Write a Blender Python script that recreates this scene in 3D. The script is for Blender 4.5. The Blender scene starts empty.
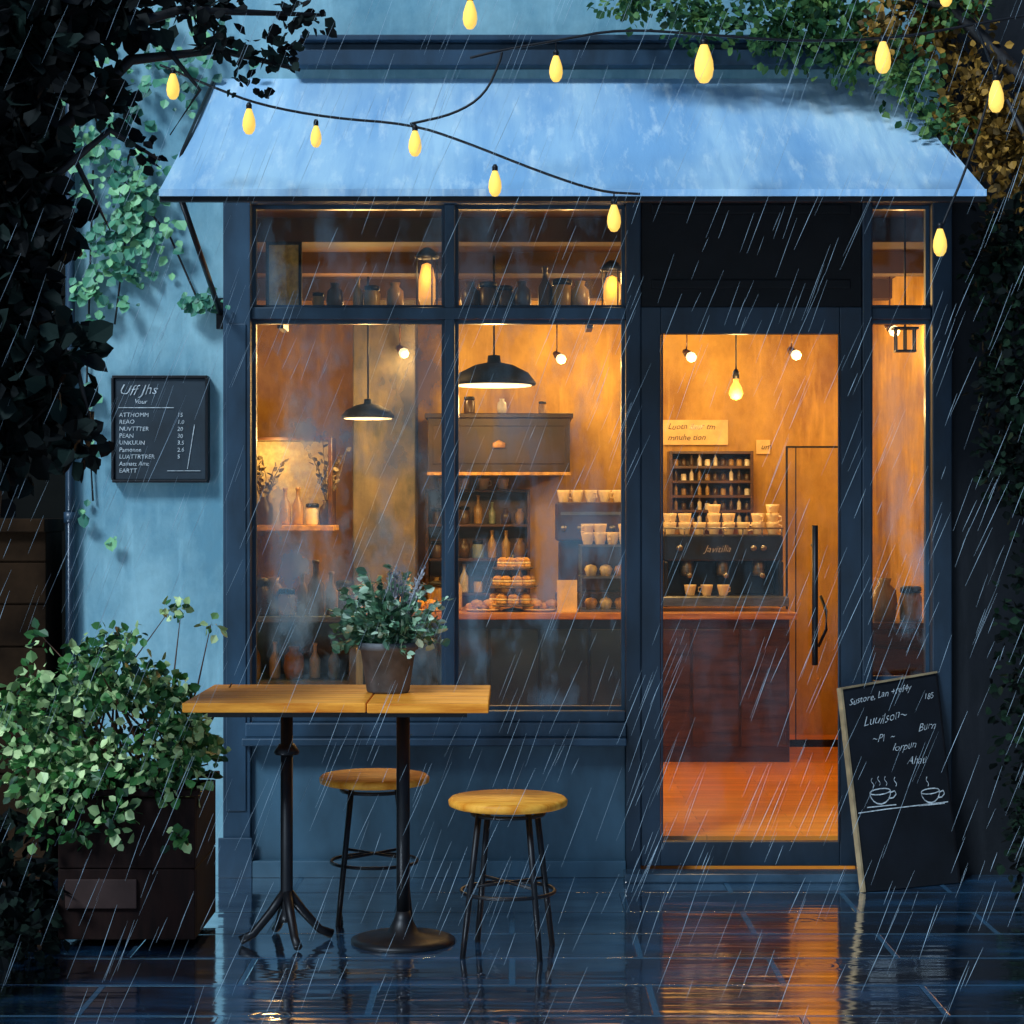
import bpy, math, random
from mathutils import Vector, Matrix
random.seed(7)
R=random.random
def U(a,b): return a+(b-a)*R()
sc=bpy.context.scene
COL=sc.collection
CY=-9.0; CZ=1.65; F=1980.0
def P(px,py,y):
    d=y-CY
    return Vector(((px-512)*d/F, y, CZ-(py-512)*d/F))
# ------------------------------------------------------------ materials
def nodes(name):
    m=bpy.data.materials.new(name); m.use_nodes=True
    nt=m.node_tree
    return m,nt,nt.nodes['Principled BSDF']
def mixc(nt,fac,a,b,mode='MIX'):
    n=nt.nodes.new('ShaderNodeMix'); n.data_type='RGBA'; n.blend_type=mode
    for s,v in ((0,fac),(6,a),(7,b)):
        if hasattr(v,'links'): nt.links.new(v,n.inputs[s])
        elif s==0: n.inputs[0].default_value=v
        else: n.inputs[s].default_value=(v[0],v[1],v[2],1)
    return n.outputs[2]
def noise(nt,scale,detail=4,stretch=(1,1,1),rough=.55):
    tc=nt.nodes.new('ShaderNodeTexCoord'); mp=nt.nodes.new('ShaderNodeMapping')
    mp.inputs['Scale'].default_value=stretch
    nt.links.new(tc.outputs['Object'],mp.inputs['Vector'])
    n=nt.nodes.new('ShaderNodeTexNoise'); n.inputs['Scale'].default_value=scale
    n.inputs['Detail'].default_value=detail; n.inputs['Roughness'].default_value=rough
    nt.links.new(mp.outputs[0],n.inputs['Vector'])
    return n.outputs['Fac']
def ramp(nt,fac,stops):
    r=nt.nodes.new('ShaderNodeValToRGB')
    e=r.color_ramp.elements
    while len(e)<len(stops): e.new(.5)
    for i,(p,c) in enumerate(stops):
        e[i].position=p
        e[i].color=(c[0],c[1],c[2],1) if hasattr(c,'__len__') else (c,c,c,1)
    nt.links.new(fac,r.inputs[0]); return r.outputs[0]
def math_(nt,op,a,b=0.):
    n=nt.nodes.new('ShaderNodeMath'); n.operation=op
    for i,v in enumerate((a,b)):
        if hasattr(v,'links'): nt.links.new(v,n.inputs[i])
        else: n.inputs[i].default_value=v
    return n.outputs[0]
def bump(nt,b,h,strength,dist=.01):
    n=nt.nodes.new('ShaderNodeBump'); n.inputs['Strength'].default_value=strength
    n.inputs['Distance'].default_value=dist
    nt.links.new(h,n.inputs['Height']); nt.links.new(n.outputs[0],b.inputs['Normal'])
def M(name,col,rough=.6,metal=0,var=.25,scale=9,stretch=(1,1,1),bmp=0,emis=None,es=0,coat=0,spec=.5):
    m,nt,b=nodes(name)
    f=noise(nt,scale,5,stretch)
    f2=ramp(nt,f,[(.3,0.),(.7,1.)])
    lo=[c*(1-var) for c in col]; hi=[min(1,c*(1+var)) for c in col]
    nt.links.new(mixc(nt,f2,lo,hi),b.inputs['Base Color'])
    b.inputs['Roughness'].default_value=rough; b.inputs['Metallic'].default_value=metal
    b.inputs['Coat Weight'].default_value=coat; b.inputs['Coat Roughness'].default_value=.15
    b.inputs['Specular IOR Level'].default_value=spec
    if bmp: bump(nt,b,f,bmp)
    return m
def leafmat(name,c1,c2,c3,rough=.5,spec=.4):
    m,nt,b=nodes(name)
    a=nt.nodes.new('ShaderNodeAttribute'); a.attribute_name='Col'
    f=noise(nt,2.6,3)
    ad=nt.nodes.new('ShaderNodeMath'); ad.operation='MULTIPLY_ADD'
    nt.links.new(f,ad.inputs[0]); ad.inputs[1].default_value=.9
    s=nt.nodes.new('ShaderNodeMath'); s.operation='MULTIPLY_ADD'
    nt.links.new(a.outputs['Fac'],s.inputs[0]); s.inputs[1].default_value=.7; s.inputs[2].default_value=-.3
    nt.links.new(s.outputs[0],ad.inputs[2])
    nt.links.new(ramp(nt,ad.outputs[0],[(.15,c1),(.5,c2),(.85,c3)]),b.inputs['Base Color'])
    b.inputs['Roughness'].default_value=rough; b.inputs['Specular IOR Level'].default_value=spec
    return m
def glassmat(name,refl=.07,haze=.12,lo=.46,hi=.62,c1=(.3,.47,.58),c2=(.3,.47,.58),seed=(1.8,1,.8)):
    m,nt,b=nodes(name)
    out=nt.nodes['Material Output']; nt.nodes.remove(b)
    tr=nt.nodes.new('ShaderNodeBsdfTransparent'); tr.inputs[0].default_value=(.97,.96,.93,1)
    gl=nt.nodes.new('ShaderNodeBsdfGlossy'); gl.inputs['Roughness'].default_value=.08
    df=nt.nodes.new('ShaderNodeBsdfDiffuse')
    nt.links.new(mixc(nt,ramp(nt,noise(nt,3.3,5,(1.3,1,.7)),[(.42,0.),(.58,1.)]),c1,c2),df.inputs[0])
    m1=nt.nodes.new('ShaderNodeMixShader'); m1.inputs[0].default_value=refl
    nt.links.new(tr.outputs[0],m1.inputs[1]); nt.links.new(gl.outputs[0],m1.inputs[2])
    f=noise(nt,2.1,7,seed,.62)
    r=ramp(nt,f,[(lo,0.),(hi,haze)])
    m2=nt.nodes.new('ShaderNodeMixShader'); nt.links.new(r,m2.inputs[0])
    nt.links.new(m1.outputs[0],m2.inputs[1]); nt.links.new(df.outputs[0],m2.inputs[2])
    nt.links.new(m2.outputs[0],out.inputs[0]); return m
def emat(name,col,s):
    m,nt,b=nodes(name)
    f=noise(nt,30,2)
    nt.links.new(mixc(nt,f,[c*.8 for c in col],col),b.inputs['Emission Color'])
    b.inputs['Base Color'].default_value=(*col,1); b.inputs['Emission Strength'].default_value=s
    b.inputs['Specular IOR Level'].default_value=.1
    return m
# ------------------------------------------------------------ mesh builder
class MB:
    def __init__(s): s.v=[]; s.f=[]; s.m=[]; s.c=[]; s.sm=[]
    def add(s,vs,fs,mi=0,col=None,smooth=False):
        o=len(s.v); s.v+= [Vector(v) for v in vs]
        for f in fs:
            s.f.append([i+o for i in f]); s.m.append(mi); s.c.append(col if col is not None else .5); s.sm.append(smooth)
        return s
    def box(s,x0,x1,y0,y1,z0,z1,mi=0):
        return s.add([(x0,y0,z0),(x1,y0,z0),(x1,y1,z0),(x0,y1,z0),(x0,y0,z1),(x1,y0,z1),(x1,y1,z1),(x0,y1,z1)],
          [(0,3,2,1),(4,5,6,7),(0,1,5,4),(1,2,6,5),(2,3,7,6),(3,0,4,7)],mi)
    def hexa(s,c,mi=0):
        return s.add(c,[(0,3,2,1),(4,5,6,7),(0,1,5,4),(1,2,6,5),(2,3,7,6),(3,0,4,7)],mi)
    def tube(s,pts,r,n=8,mi=0,cap=True):
        pts=[Vector(p) for p in pts]; rs=r if hasattr(r,'__len__') else [r]*len(pts)
        vs=[];fs=[]; k=len(pts)
        for i,p in enumerate(pts):
            t=(pts[min(i+1,k-1)]-pts[max(i-1,0)]).normalized()
            a=t.cross(Vector((0,0,1)))
            if a.length<.05: a=t.cross(Vector((0,1,0)))
            a.normalize(); b=t.cross(a)
            for j in range(n):
                an=2*math.pi*j/n; vs.append(p+(a*math.cos(an)+b*math.sin(an))*rs[i])
        for i in range(k-1):
            for j in range(n):
                fs.append((i*n+j,(i+1)*n+j,(i+1)*n+(j+1)%n,i*n+(j+1)%n))
        if cap: fs.append(tuple(range(n))); fs.append(tuple(reversed([(k-1)*n+j for j in range(n)])))
        return s.add(vs,fs,mi,smooth=n>5)
    def lathe(s,prof,c=(0,0,0),n=20,mi=0,smooth=True):
        vs=[];fs=[];k=len(prof)
        for (r,z) in prof:
            for j in range(n):
                a=2*math.pi*j/n; vs.append((c[0]+r*math.cos(a),c[1]+r*math.sin(a),c[2]+z))
        for i in range(k-1):
            for j in range(n):
                fs.append((i*n+j,i*n+(j+1)%n,(i+1)*n+(j+1)%n,(i+1)*n+j))
        if prof[0][0]>1e-5: fs.append(tuple(reversed(range(n))))
        if prof[-1][0]>1e-5: fs.append(tuple((k-1)*n+j for j in range(n)))
        return s.add(vs,fs,mi,smooth=smooth)
    def ring(s,c,R_,r,mi=0,n=28):
        pts=[(c[0]+R_*math.cos(2*math.pi*i/n),c[1]+R_*math.sin(2*math.pi*i/n),c[2]) for i in range(n+1)]
        return s.tube(pts,r,6,mi,cap=False)
    def leaf(s,p,size,d=None,w=.45,flat=None):
        d=d or Vector((U(-1,1),U(-1,1),U(-1,.8)))
        if d.length<.01: d=Vector((0,0,-1))
        d.normalize(); n=Vector((U(-1,1),U(-1.4,.6),U(-.6,1.2)))
        if flat: n=flat+n*.5
        a=d.cross(n)
        if a.length<.05: a=d.cross(Vector((1,0,0)))
        a.normalize(); nn=a.cross(d)
        l=size; h=size*w
        s.add([p,p+d*l*.35+a*h+nn*l*.1,p+d*l*.72+a*h*.75+nn*l*.06,p+d*l,p+d*l*.72-a*h*.75+nn*l*.06,p+d*l*.35-a*h+nn*l*.1],[(0,1,2,3),(0,3,4,5)],0,col=R())
    def blob(s,c,r,n,size,shell=.55,w=.45):
        for _ in range(n):
            d=Vector((random.gauss(0,1),random.gauss(0,1),random.gauss(0,1))).normalized()
            k=shell+(1-shell)*R()
            p=Vector((c[0]+d.x*r[0]*k,c[1]+d.y*r[1]*k,c[2]+d.z*r[2]*k))
            dd=(d+Vector((U(-1,1),U(-1,1),U(-1.1,.5)))).normalized()
            s.leaf(p,size*U(.6,1.25),dd,w)
WL={}
def finish(mb,name,mats,parent=None,loc=None,bev=0,colattr=False,smooth=False):
    base=WL[parent.name] if parent else Vector(loc if loc is not None else (0,0,0))
    me=bpy.data.meshes.new(name)
    me.from_pydata([tuple(v-base) for v in mb.v],[],mb.f)
    for m in mats: me.materials.append(m)
    me.polygons.foreach_set('material_index',mb.m)
    me.polygons.foreach_set('use_smooth',mb.sm)
    if colattr:
        at=me.attributes.new('Col','FLOAT','FACE'); at.data.foreach_set('value',mb.c)
    me.update()
    o=bpy.data.objects.new(name,me); COL.objects.link(o)
    if parent: o.parent=parent
    else: o.location=base
    WL[o.name]=base
    if bev:
        b=o.modifiers.new('bevel','BEVEL'); b.width=bev; b.segments=2; b.limit_method='ANGLE'; b.angle_limit=math.radians(40)
    return o
def thing(name,label,cat,loc,group=None):
    e=bpy.data.objects.new(name,None); COL.objects.link(e); e.location=loc; e.empty_display_size=.1
    WL[e.name]=Vector(loc); e['label']=label; e['category']=cat
    if group: e['group']=group
    return e
def tag(o,label,cat,group=None):
    o['label']=label; o['category']=cat
    if group: o['group']=group
    return o
def copyt(root,loc,rz=0,label=None,scale=None):
    n=root.copy(); COL.objects.link(n); n.location=loc; n.rotation_euler=(0,0,rz)
    if scale: n.scale=(scale,)*3
    if label: n['label']=label
    for c in root.children:
        k=c.copy(); COL.objects.link(k); k.parent=n
        for g in c.children:
            h=g.copy(); COL.objects.link(h); h.parent=k
    return n
def textgeo(s,size,shear=0.,thin=0.):
    cu=bpy.data.curves.new('t','FONT'); cu.body=s; cu.size=size; cu.shear=shear; cu.resolution_u=2; cu.offset=-size*thin
    o=bpy.data.objects.new('t',cu); COL.objects.link(o)
    dg=bpy.context.evaluated_depsgraph_get(); dg.update()
    me=o.evaluated_get(dg).to_mesh()
    vs=[(v.co.x,v.co.y) for v in me.vertices]; fs=[tuple(p.vertices) for p in me.polygons]
    o.evaluated_get(dg).to_mesh_clear(); bpy.data.objects.remove(o); bpy.data.curves.remove(cu)
    return vs,fs
def text(mb,s,fn,size,mi=0,shear=0.,hand=0.,thin=0.):
    vs,fs=textgeo(s,size,shear,thin)
    ph=R()*6
    mb.add([fn(a+hand*size*.5*math.sin(c/size*7+ph+a/size*3),c+hand*size*math.sin(a/size*2.6+ph)+hand*size*.6*math.sin(a/size*6.1)) for a,c in vs],fs,mi)
def structure(o): o['kind']='structure'; return o
# ------------------------------------------------------------ colours
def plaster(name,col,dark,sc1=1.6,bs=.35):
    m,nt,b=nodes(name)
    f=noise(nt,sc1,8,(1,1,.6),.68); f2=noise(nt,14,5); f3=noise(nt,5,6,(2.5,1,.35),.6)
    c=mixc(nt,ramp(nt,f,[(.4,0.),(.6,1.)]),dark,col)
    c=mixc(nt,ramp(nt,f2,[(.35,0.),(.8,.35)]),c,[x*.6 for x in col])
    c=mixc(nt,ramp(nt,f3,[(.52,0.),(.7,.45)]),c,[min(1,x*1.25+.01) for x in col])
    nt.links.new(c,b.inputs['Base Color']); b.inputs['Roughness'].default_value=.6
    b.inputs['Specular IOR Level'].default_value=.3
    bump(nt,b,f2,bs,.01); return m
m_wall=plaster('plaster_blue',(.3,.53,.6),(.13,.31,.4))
m_wall2=plaster('plaster_shaded',(.005,.007,.011),(.002,.004,.006))  # near-black plaster puts the right side's shade into the colour
m_frame=M('painted_wood_slate',(.02,.05,.085),.42,var=.55,scale=5,stretch=(1,1,.4),coat=.15)
m_frame2=M('painted_wood_shaded',(.008,.02,.036),.45,var=.6,scale=5,stretch=(1,1,.4),coat=.1)  # frame paint copied darker, with the right side's shade in the colour
m_riser=M('painted_panel_slate',(.035,.085,.125),.5,var=.65,scale=2.5,stretch=(1,1,.5))
m_black=M('painted_wood_black',(.003,.003,.004),.6,var=.4,spec=.25)
m_iron=M('dark_iron',(.006,.006,.008),.45,.3,var=.4,scale=20)
def woodm(name,c1,c2,stretch=(1,8,8),rough=.4,scale=4,coat=.2):
    m,nt,b=nodes(name)
    f=noise(nt,scale,6,stretch,.6)
    nt.links.new(ramp(nt,f,[(.3,c1),(.62,c2)]),b.inputs['Base Color'])
    b.inputs['Roughness'].default_value=rough; b.inputs['Coat Weight'].default_value=coat
    if coat==0: b.inputs['Specular IOR Level'].default_value=.2
    bump(nt,b,f,.15,.004); return m
m_wood=woodm('oiled_wood',(.6,.15,.006),(.98,.38,.04),rough=.5,coat=0)
m_woodd=woodm('walnut',(.03,.011,.005),(.1,.036,.013))
m_glass=glassmat('shop_glass',.06,.4)  # milder haze, painting faint reflections into these panes
m_glassL=glassmat('wet_reflection_glass',.07,.62,.44,.6,(.14,.24,.3),(.34,.36,.34),(1.5,1,.9))  # condensation haze that doubles as painted blue-grey outdoor reflections
m_chalk=M('chalkboard',(.012,.024,.035),.7,var=.4,scale=6)
m_chalk2=M('chalkboard_black',(.004,.006,.01),.75,var=.5,scale=5,spec=.3)
m_white=M('chalk_white',(.5,.55,.57),.8,var=.45,scale=60)
m_ochre=plaster('interior_ochre',(.7,.41,.085),(.33,.155,.03),1.1,.2)
m_ceil=M('ceiling_brown',(.06,.028,.011),.7,var=.6,scale=3)
m_bulb=emat('bulb_glow',(1,.6,.11),1.0)
m_warm=emat('lamp_glow',(1,.75,.4),2.4)
m_ceram=M('ceramic_cream',(.98,.74,.42),.35,var=.1)
m_steel=M('brushed_steel',(.25,.24,.22),.3,.8,var=.3,stretch=(1,1,6))
m_bread=M('baked_crust',(.8,.38,.09),.6,var=.5,scale=25)
m_cream=M('pastry_cream',(.95,.7,.36),.6,var=.25,scale=30)
m_paper=M('paper_cream',(.85,.58,.25),.8,var=.2)
m_terra=M('clay_pot_grey',(.1,.105,.11),.6,var=.5,scale=12,bmp=.3)
# ------------------------------------------------------------ world, sun, camera
w=bpy.data.worlds.new("World"); sc.world=w; w.use_nodes=True
nt=w.node_tree; bg=nt.nodes['Background']
sky=nt.nodes.new('ShaderNodeTexSky'); sky.sky_type='NISHITA'; sky.sun_disc=False
sd=Vector((-.62,-.75,.95)).normalized()
sky.sun_elevation=math.asin(sd.z); sky.sun_rotation=math.atan2(sd.x,sd.y)
mx=mixc(nt,1.0,sky.outputs[0],(.5,.74,1.0),'MULTIPLY')
nt.links.new(mx,bg.inputs[0]); bg.inputs[1].default_value=.06
sl=bpy.data.lights.new('sun','SUN'); sl.energy=3.1; sl.angle=math.radians(14); sl.color=(.7,.86,1)
so=bpy.data.objects.new('sun',sl); COL.objects.link(so); so.rotation_euler=(-sd).to_track_quat('-Z','Y').to_euler()
cam=bpy.data.cameras.new('camera'); co=bpy.data.objects.new('camera',cam); COL.objects.link(co)
co.location=(0,CY,CZ); co.rotation_euler=(math.radians(90),0,0); cam.sensor_width=36; cam.lens=36*F/1024; cam.clip_end=300
sc.camera=co
sc.view_settings.view_transform='Standard'; sc.view_settings.look='None'; sc.view_settings.exposure=0
# ------------------------------------------------------------ ground
def groundmat():
    m,nt,b=nodes('wet_pavement')
    tc=nt.nodes.new('ShaderNodeTexCoord')
    br=nt.nodes.new('ShaderNodeTexBrick'); br.inputs['Scale'].default_value=1
    br.inputs['Brick Width'].default_value=.95; br.inputs['Row Height'].default_value=.42; br.inputs['Mortar Size'].default_value=.013
    br.inputs['Mortar Smooth'].default_value=.3
    br.inputs['Color1'].default_value=(.008,.024,.055,1); br.inputs['Color2'].default_value=(.016,.045,.09,1); br.inputs['Mortar'].default_value=(.05,.12,.19,1)
    nt.links.new(tc.outputs['Object'],br.inputs['Vector'])
    f=noise(nt,2.2,6,(.6,1.8,1)); f3=noise(nt,15,3,(.25,1.5,1)); f4=noise(nt,4.2,2,(.22,1.7,1))
    c=mixc(nt,ramp(nt,f,[(.45,0.),(.7,.8)]),br.outputs['Color'],(.02,.09,.19))
    nt.links.new(c,b.inputs['Base Color'])
    nt.links.new(ramp(nt,f,[(.5,.05),(.7,.18)]),b.inputs['Roughness'])
    b.inputs['IOR'].default_value=2.0
    vo=nt.nodes.new('ShaderNodeTexVoronoi'); vo.inputs['Scale'].default_value=2.6; nt.links.new(tc.outputs['Object'],vo.inputs['Vector'])
    rip=math_(nt,'MULTIPLY',math_(nt,'SINE',math_(nt,'MULTIPLY',vo.outputs['Distance'],75)),ramp(nt,vo.outputs['Distance'],[(.02,.5),(.3,0.)]))
    b0=nt.nodes.new('ShaderNodeBump'); b0.inputs['Strength'].default_value=.06; b0.inputs['Distance'].default_value=.01; nt.links.new(rip,b0.inputs['Height'])
    b1=nt.nodes.new('ShaderNodeBump'); b1.inputs['Strength'].default_value=.04; b1.inputs['Distance'].default_value=.01
    nt.links.new(f3,b1.inputs['Height']); nt.links.new(b0.outputs[0],b1.inputs['Normal'])
    b2=nt.nodes.new('ShaderNodeBump'); b2.inputs['Strength'].default_value=.3; b2.inputs['Distance'].default_value=.02
    nt.links.new(f4,b2.inputs['Height']); nt.links.new(b1.outputs[0],b2.inputs['Normal'])
    b3=nt.nodes.new('ShaderNodeBump'); b3.inputs['Strength'].default_value=.5; b3.inputs['Distance'].default_value=.006; b3.invert=True
    nt.links.new(br.outputs['Fac'],b3.inputs['Height']); nt.links.new(b2.outputs[0],b3.inputs['Normal'])
    nt.links.new(b3.outputs[0],b.inputs['Normal'])
    gl=nt.nodes.new('ShaderNodeBsdfGlossy'); gl.inputs['Roughness'].default_value=.085; gl.inputs[0].default_value=(1,1,1,1)
    nt.links.new(b3.outputs[0],gl.inputs['Normal'])
    seam=math_(nt,'SUBTRACT',1.0,math_(nt,'MULTIPLY',br.outputs['Fac'],.75))
    mxs=nt.nodes.new('ShaderNodeMixShader'); nt.links.new(math_(nt,'MULTIPLY',ramp(nt,f,[(.42,.9),(.66,.35)]),seam),mxs.inputs[0])
    nt.links.new(b.outputs[0],mxs.inputs[1]); nt.links.new(gl.outputs[0],mxs.inputs[2]); nt.links.new(mxs.outputs[0],nt.nodes['Material Output'].inputs[0])
    return m
g=MB(); g.add([(-60,-60,0),(60,-60,0),(60,60,0),(-60,60,0)],[(0,1,2,3)])
structure(finish(g,'pavement',[groundmat()]))
# ------------------------------------------------------------ building
B=thing('cafe_building','blue plaster cafe with glazed shopfront and warm lit interior','building',(0,0,0))
b=MB(); b.box(-2.03,-1.305,0,.25,0,5.5).box(-1.305,1.945,0,.25,3.1,5.5)
b.box(-2.03,-1.9,.25,5.2,0,5.5).box(-1.9,4.9,5.0,5.2,0,5.5).box(4.9,5.1,.25,5.2,0,5.5).box(-1.9,4.9,.25,5.0,5.35,5.5)
finish(b,'wall',[m_wall],B)
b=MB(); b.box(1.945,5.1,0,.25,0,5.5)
finish(b,'wall',[m_wall2],B)['label']='wall with shade painted into its colour'
X0,X1,X2,X3,X4=-1.182,-.305,-.259,.514,.582
ZT,ZH=3.045,3.1
b=MB()
b.box(-1.305,X0,-.06,.14,0,ZH)
b.box(-1.325,X0+.01,-.075,-.06,0,.18)
b.box(-1.29,-1.2,-.068,-.06,.3,2.5)
b.box(X1,X2,-.03,.1,.75,ZT)
b.box(X0,X3,-.035,.1,2.523,2.577)
b.box(X0,X3,-.05,.14,ZT,ZH)
finish(b,'shopfront_frame',[m_frame],B,bev=.006)
b=MB()
b.box(X3,X4,-.062,.14,0,ZH)
b.box(1.582,1.627,-.062,.14,0,ZH)
b.box(1.9,1.99,-.05,-.002,0,ZH)
b.box(1.9,1.944,-.002,.14,0,ZH)
b.box(1.627,1.9,-.05,.14,ZT,ZH).box(1.627,1.9,-.035,.1,2.523,2.577)
finish(b,'door_surround',[m_frame2],B,bev=.006)
b=MB(); b.box(X4,1.582,-.045,.14,2.577,ZH); b.box(.63,1.53,-.055,-.045,2.66,2.70).box(.63,1.53,-.055,-.045,3.0,3.04)
finish(b,'door_lintel',[m_black],B,bev=.004)
b=MB(); b.box(X0,X3,-.03,.14,0,.6)
b.box(X0,X3,-.07,-.03,0,.075)
finish(b,'stall_riser',[m_riser],B,bev=.004)
b=MB(); b.box(1.627,1.9,-.03,.14,0,.84).box(1.66,1.87,-.04,-.03,.12,.74)
finish(b,'stall_riser',[m_frame2],B,bev=.004)
b=MB(); b.box(X0-.03,X3,-.13,.16,.6,.635).box(X0-.02,X3,-.085,.16,.635,.70).box(X0-.01,X3,-.05,.16,.70,.75)
finish(b,'window_sill',[m_frame],B,bev=.006)
b=MB(); b.box(1.627,1.9,-.08,.16,.84,.886)
finish(b,'window_sill',[m_frame2],B,bev=.006)
def window(x0,x1,z0,z1,gm_):
    b=MB(); t=.016
    b.box(x0,x1,.02,.06,z0,z0+t).box(x0,x1,.02,.06,z1-t,z1).box(x0,x0+t,.02,.06,z0+t,z1-t).box(x1-t,x1,.02,.06,z0+t,z1-t)
    o=finish(b,'window',[m_frame],B)
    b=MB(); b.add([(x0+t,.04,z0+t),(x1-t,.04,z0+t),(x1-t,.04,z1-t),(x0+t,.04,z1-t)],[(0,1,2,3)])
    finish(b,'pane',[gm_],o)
for a,c in ((X0,X1),(X2,X3),(1.627,1.9)):
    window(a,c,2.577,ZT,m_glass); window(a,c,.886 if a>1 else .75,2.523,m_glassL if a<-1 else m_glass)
b=MB(); b.box(X4,.673,-.05,0,.05,2.577).box(1.482,1.582,-.05,0,.05,2.577).box(.673,1.482,-.05,0,2.455,2.577).box(.673,1.482,-.05,0,.05,.159)
b.box(.673,.683,-.058,-.05,.159,2.455).box(1.472,1.482,-.058,-.05,.159,2.455)
door=finish(b,'door',[m_frame2],B,bev=.005)
b=MB(); b.add([(.673,-.02,.159),(1.482,-.02,.159),(1.482,-.02,2.455),(.673,-.02,2.455)],[(0,1,2,3)])
finish(b,'pane',[glassmat('door_glass',.03,.06)],door)
b=MB(); x=1.365; b.tube([(x,-.075,.96),(x,-.08,1.2),(x,-.08,1.59)],.014,10); b.tube([(x,-.075,1.05),(x,-.02,1.05)],.01).tube([(x,-.075,1.5),(x,-.02,1.5)],.01)
b.tube([(1.40,-.02,1.27),(1.42,-.05,1.2),(1.42,-.055,1.12),(1.39,-.02,1.04)],.007)
finish(b,'handle',[m_iron],door)
b=MB(); b.box(.5,1.7,-.2,-.063,0,.04)
finish(b,'step',[M('wet_stone',(.03,.06,.09),.2,var=.4,scale=6,bmp=.2,coat=.5)],B,bev=.008)
b=MB(); b.box(-1.0,1.85,-.1,0,3.66,3.73).box(-.95,1.8,-.06,0,3.73,3.765).box(-.95,1.8,-.13,0,3.765,3.79)
finish(b,'cornice',[m_frame],B,bev=.005)
def awnmat():
    m,nt,b=nodes('awning_canvas')
    f=noise(nt,1.3,5,(1.6,.4,.4),.55); f2=noise(nt,6,7,(2.6,.6,.6),.7); f5=noise(nt,8,5,(3.5,.25,.25),.6)
    c=mixc(nt,ramp(nt,f,[(.4,0.),(.6,1.)]),(.24,.47,.74),(.5,.73,.88))
    c=mixc(nt,ramp(nt,f2,[(.52,0.),(.68,.65)]),c,(.76,.9,.96))  # pale streaky highlights painted into the canvas colour
    c=mixc(nt,ramp(nt,f5,[(.5,0.),(.7,.4)]),c,(.2,.42,.7))
    nt.links.new(c,b.inputs['Base Color']); b.inputs['Roughness'].default_value=.3; b.inputs['Coat Weight'].default_value=.6
    b.inputs['Coat Roughness'].default_value=.12
    bump(nt,b,f2,.3,.012); return m
b=MB(); NX=24; NY=6; vs=[];fs=[]
tl,tr=(-1.36,1.77); fl,fr=(-1.425,1.915)
for off in (0,-.012):
    for j in range(NY+1):
        t=j/NY
        for i in range(NX+1):
            s=i/NX; x=(tl+(tr-tl)*s)*(1-t)+(fl+(fr-fl)*s)*t
            z=3.62*(1-t)+2.95*t+off-.02*math.sin(math.pi*t)-.008*math.sin(s*math.pi*8)**2*math.sin(math.pi*t)
            vs.append((x,-1.0*t-.0,z))
nn=(NX+1)*(NY+1)
for j in range(NY):
    for i in range(NX):
        a=j*(NX+1)+i; fs.append((a,a+NX+1,a+NX+2,a+1)); fs.append((a+nn,a+nn+1,a+nn+NX+2,a+nn+NX+1))
b.add(vs,fs,0,smooth=True)
b.box(fl,fr,-1.012,-1.0,2.925,2.953)
aw=finish(b,'awning',[awnmat()],B)
b=MB(); b.box(fl,fr,-.998,-.97,2.905,2.93); b.tube([(fl+.01,-.98,2.92),(tl+.01,-.03,3.6)],.012).tube([(fr-.01,-.98,2.92),(tr-.01,-.03,3.6)],.012)
finish(b,'awning_bar',[m_iron],aw)
x=-1.32
b=MB(); b.tube([(x-.02,-.97,2.915),(x+.0,-.03,2.55)],.013,8).box(x-.02,x+.02,-.03,-.0005,2.48,2.62)
finish(b,'support_arm',[m_iron],aw)
def floormat():
    m,nt,b=nodes('floor_boards')
    tc=nt.nodes.new('ShaderNodeTexCoord'); br=nt.nodes.new('ShaderNodeTexBrick'); br.inputs['Scale'].default_value=1
    br.inputs['Brick Width'].default_value=.9; br.inputs['Row Height'].default_value=.09; br.inputs['Mortar Size'].default_value=.002
    br.inputs['Color1'].default_value=(.88,.28,.03,1); br.inputs['Color2'].default_value=(.66,.19,.02,1); br.inputs['Mortar'].default_value=(.35,.1,.02,1)
    nt.links.new(tc.outputs['Object'],br.inputs['Vector'])
    f=noise(nt,4,5,(1,6,1)); nt.links.new(mixc(nt,ramp(nt,f,[(.4,0.),(.7,.5)]),br.outputs['Color'],(.97,.42,.06)),b.inputs['Base Color'])
    b.inputs['Roughness'].default_value=.35; return m
b=MB(); b.box(-1.9,4.9,.25,5,0,.155).box(-1.3,2.,.142,.25,0,.155); finish(b,'interior_floor',[floormat()],B)
b=MB(); b.box(-1.895,2.6,.27,4.6,3.12,3.2)
for i in range(3): b.box(-1.89,2.59,.9+i*1.3,1.05+i*1.3,3.0,3.12)
finish(b,'interior_ceiling',[m_ceil],B)
b=MB(); b.box(-1.895,2.6,4.3,4.4,.155,3.12).box(-1.895,-1.8,.26,4.3,.155,3.12).box(2.4,2.5,.26,4.3,.155,3.12)
finish(b,'interior_wall',[m_ochre],B)
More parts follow.
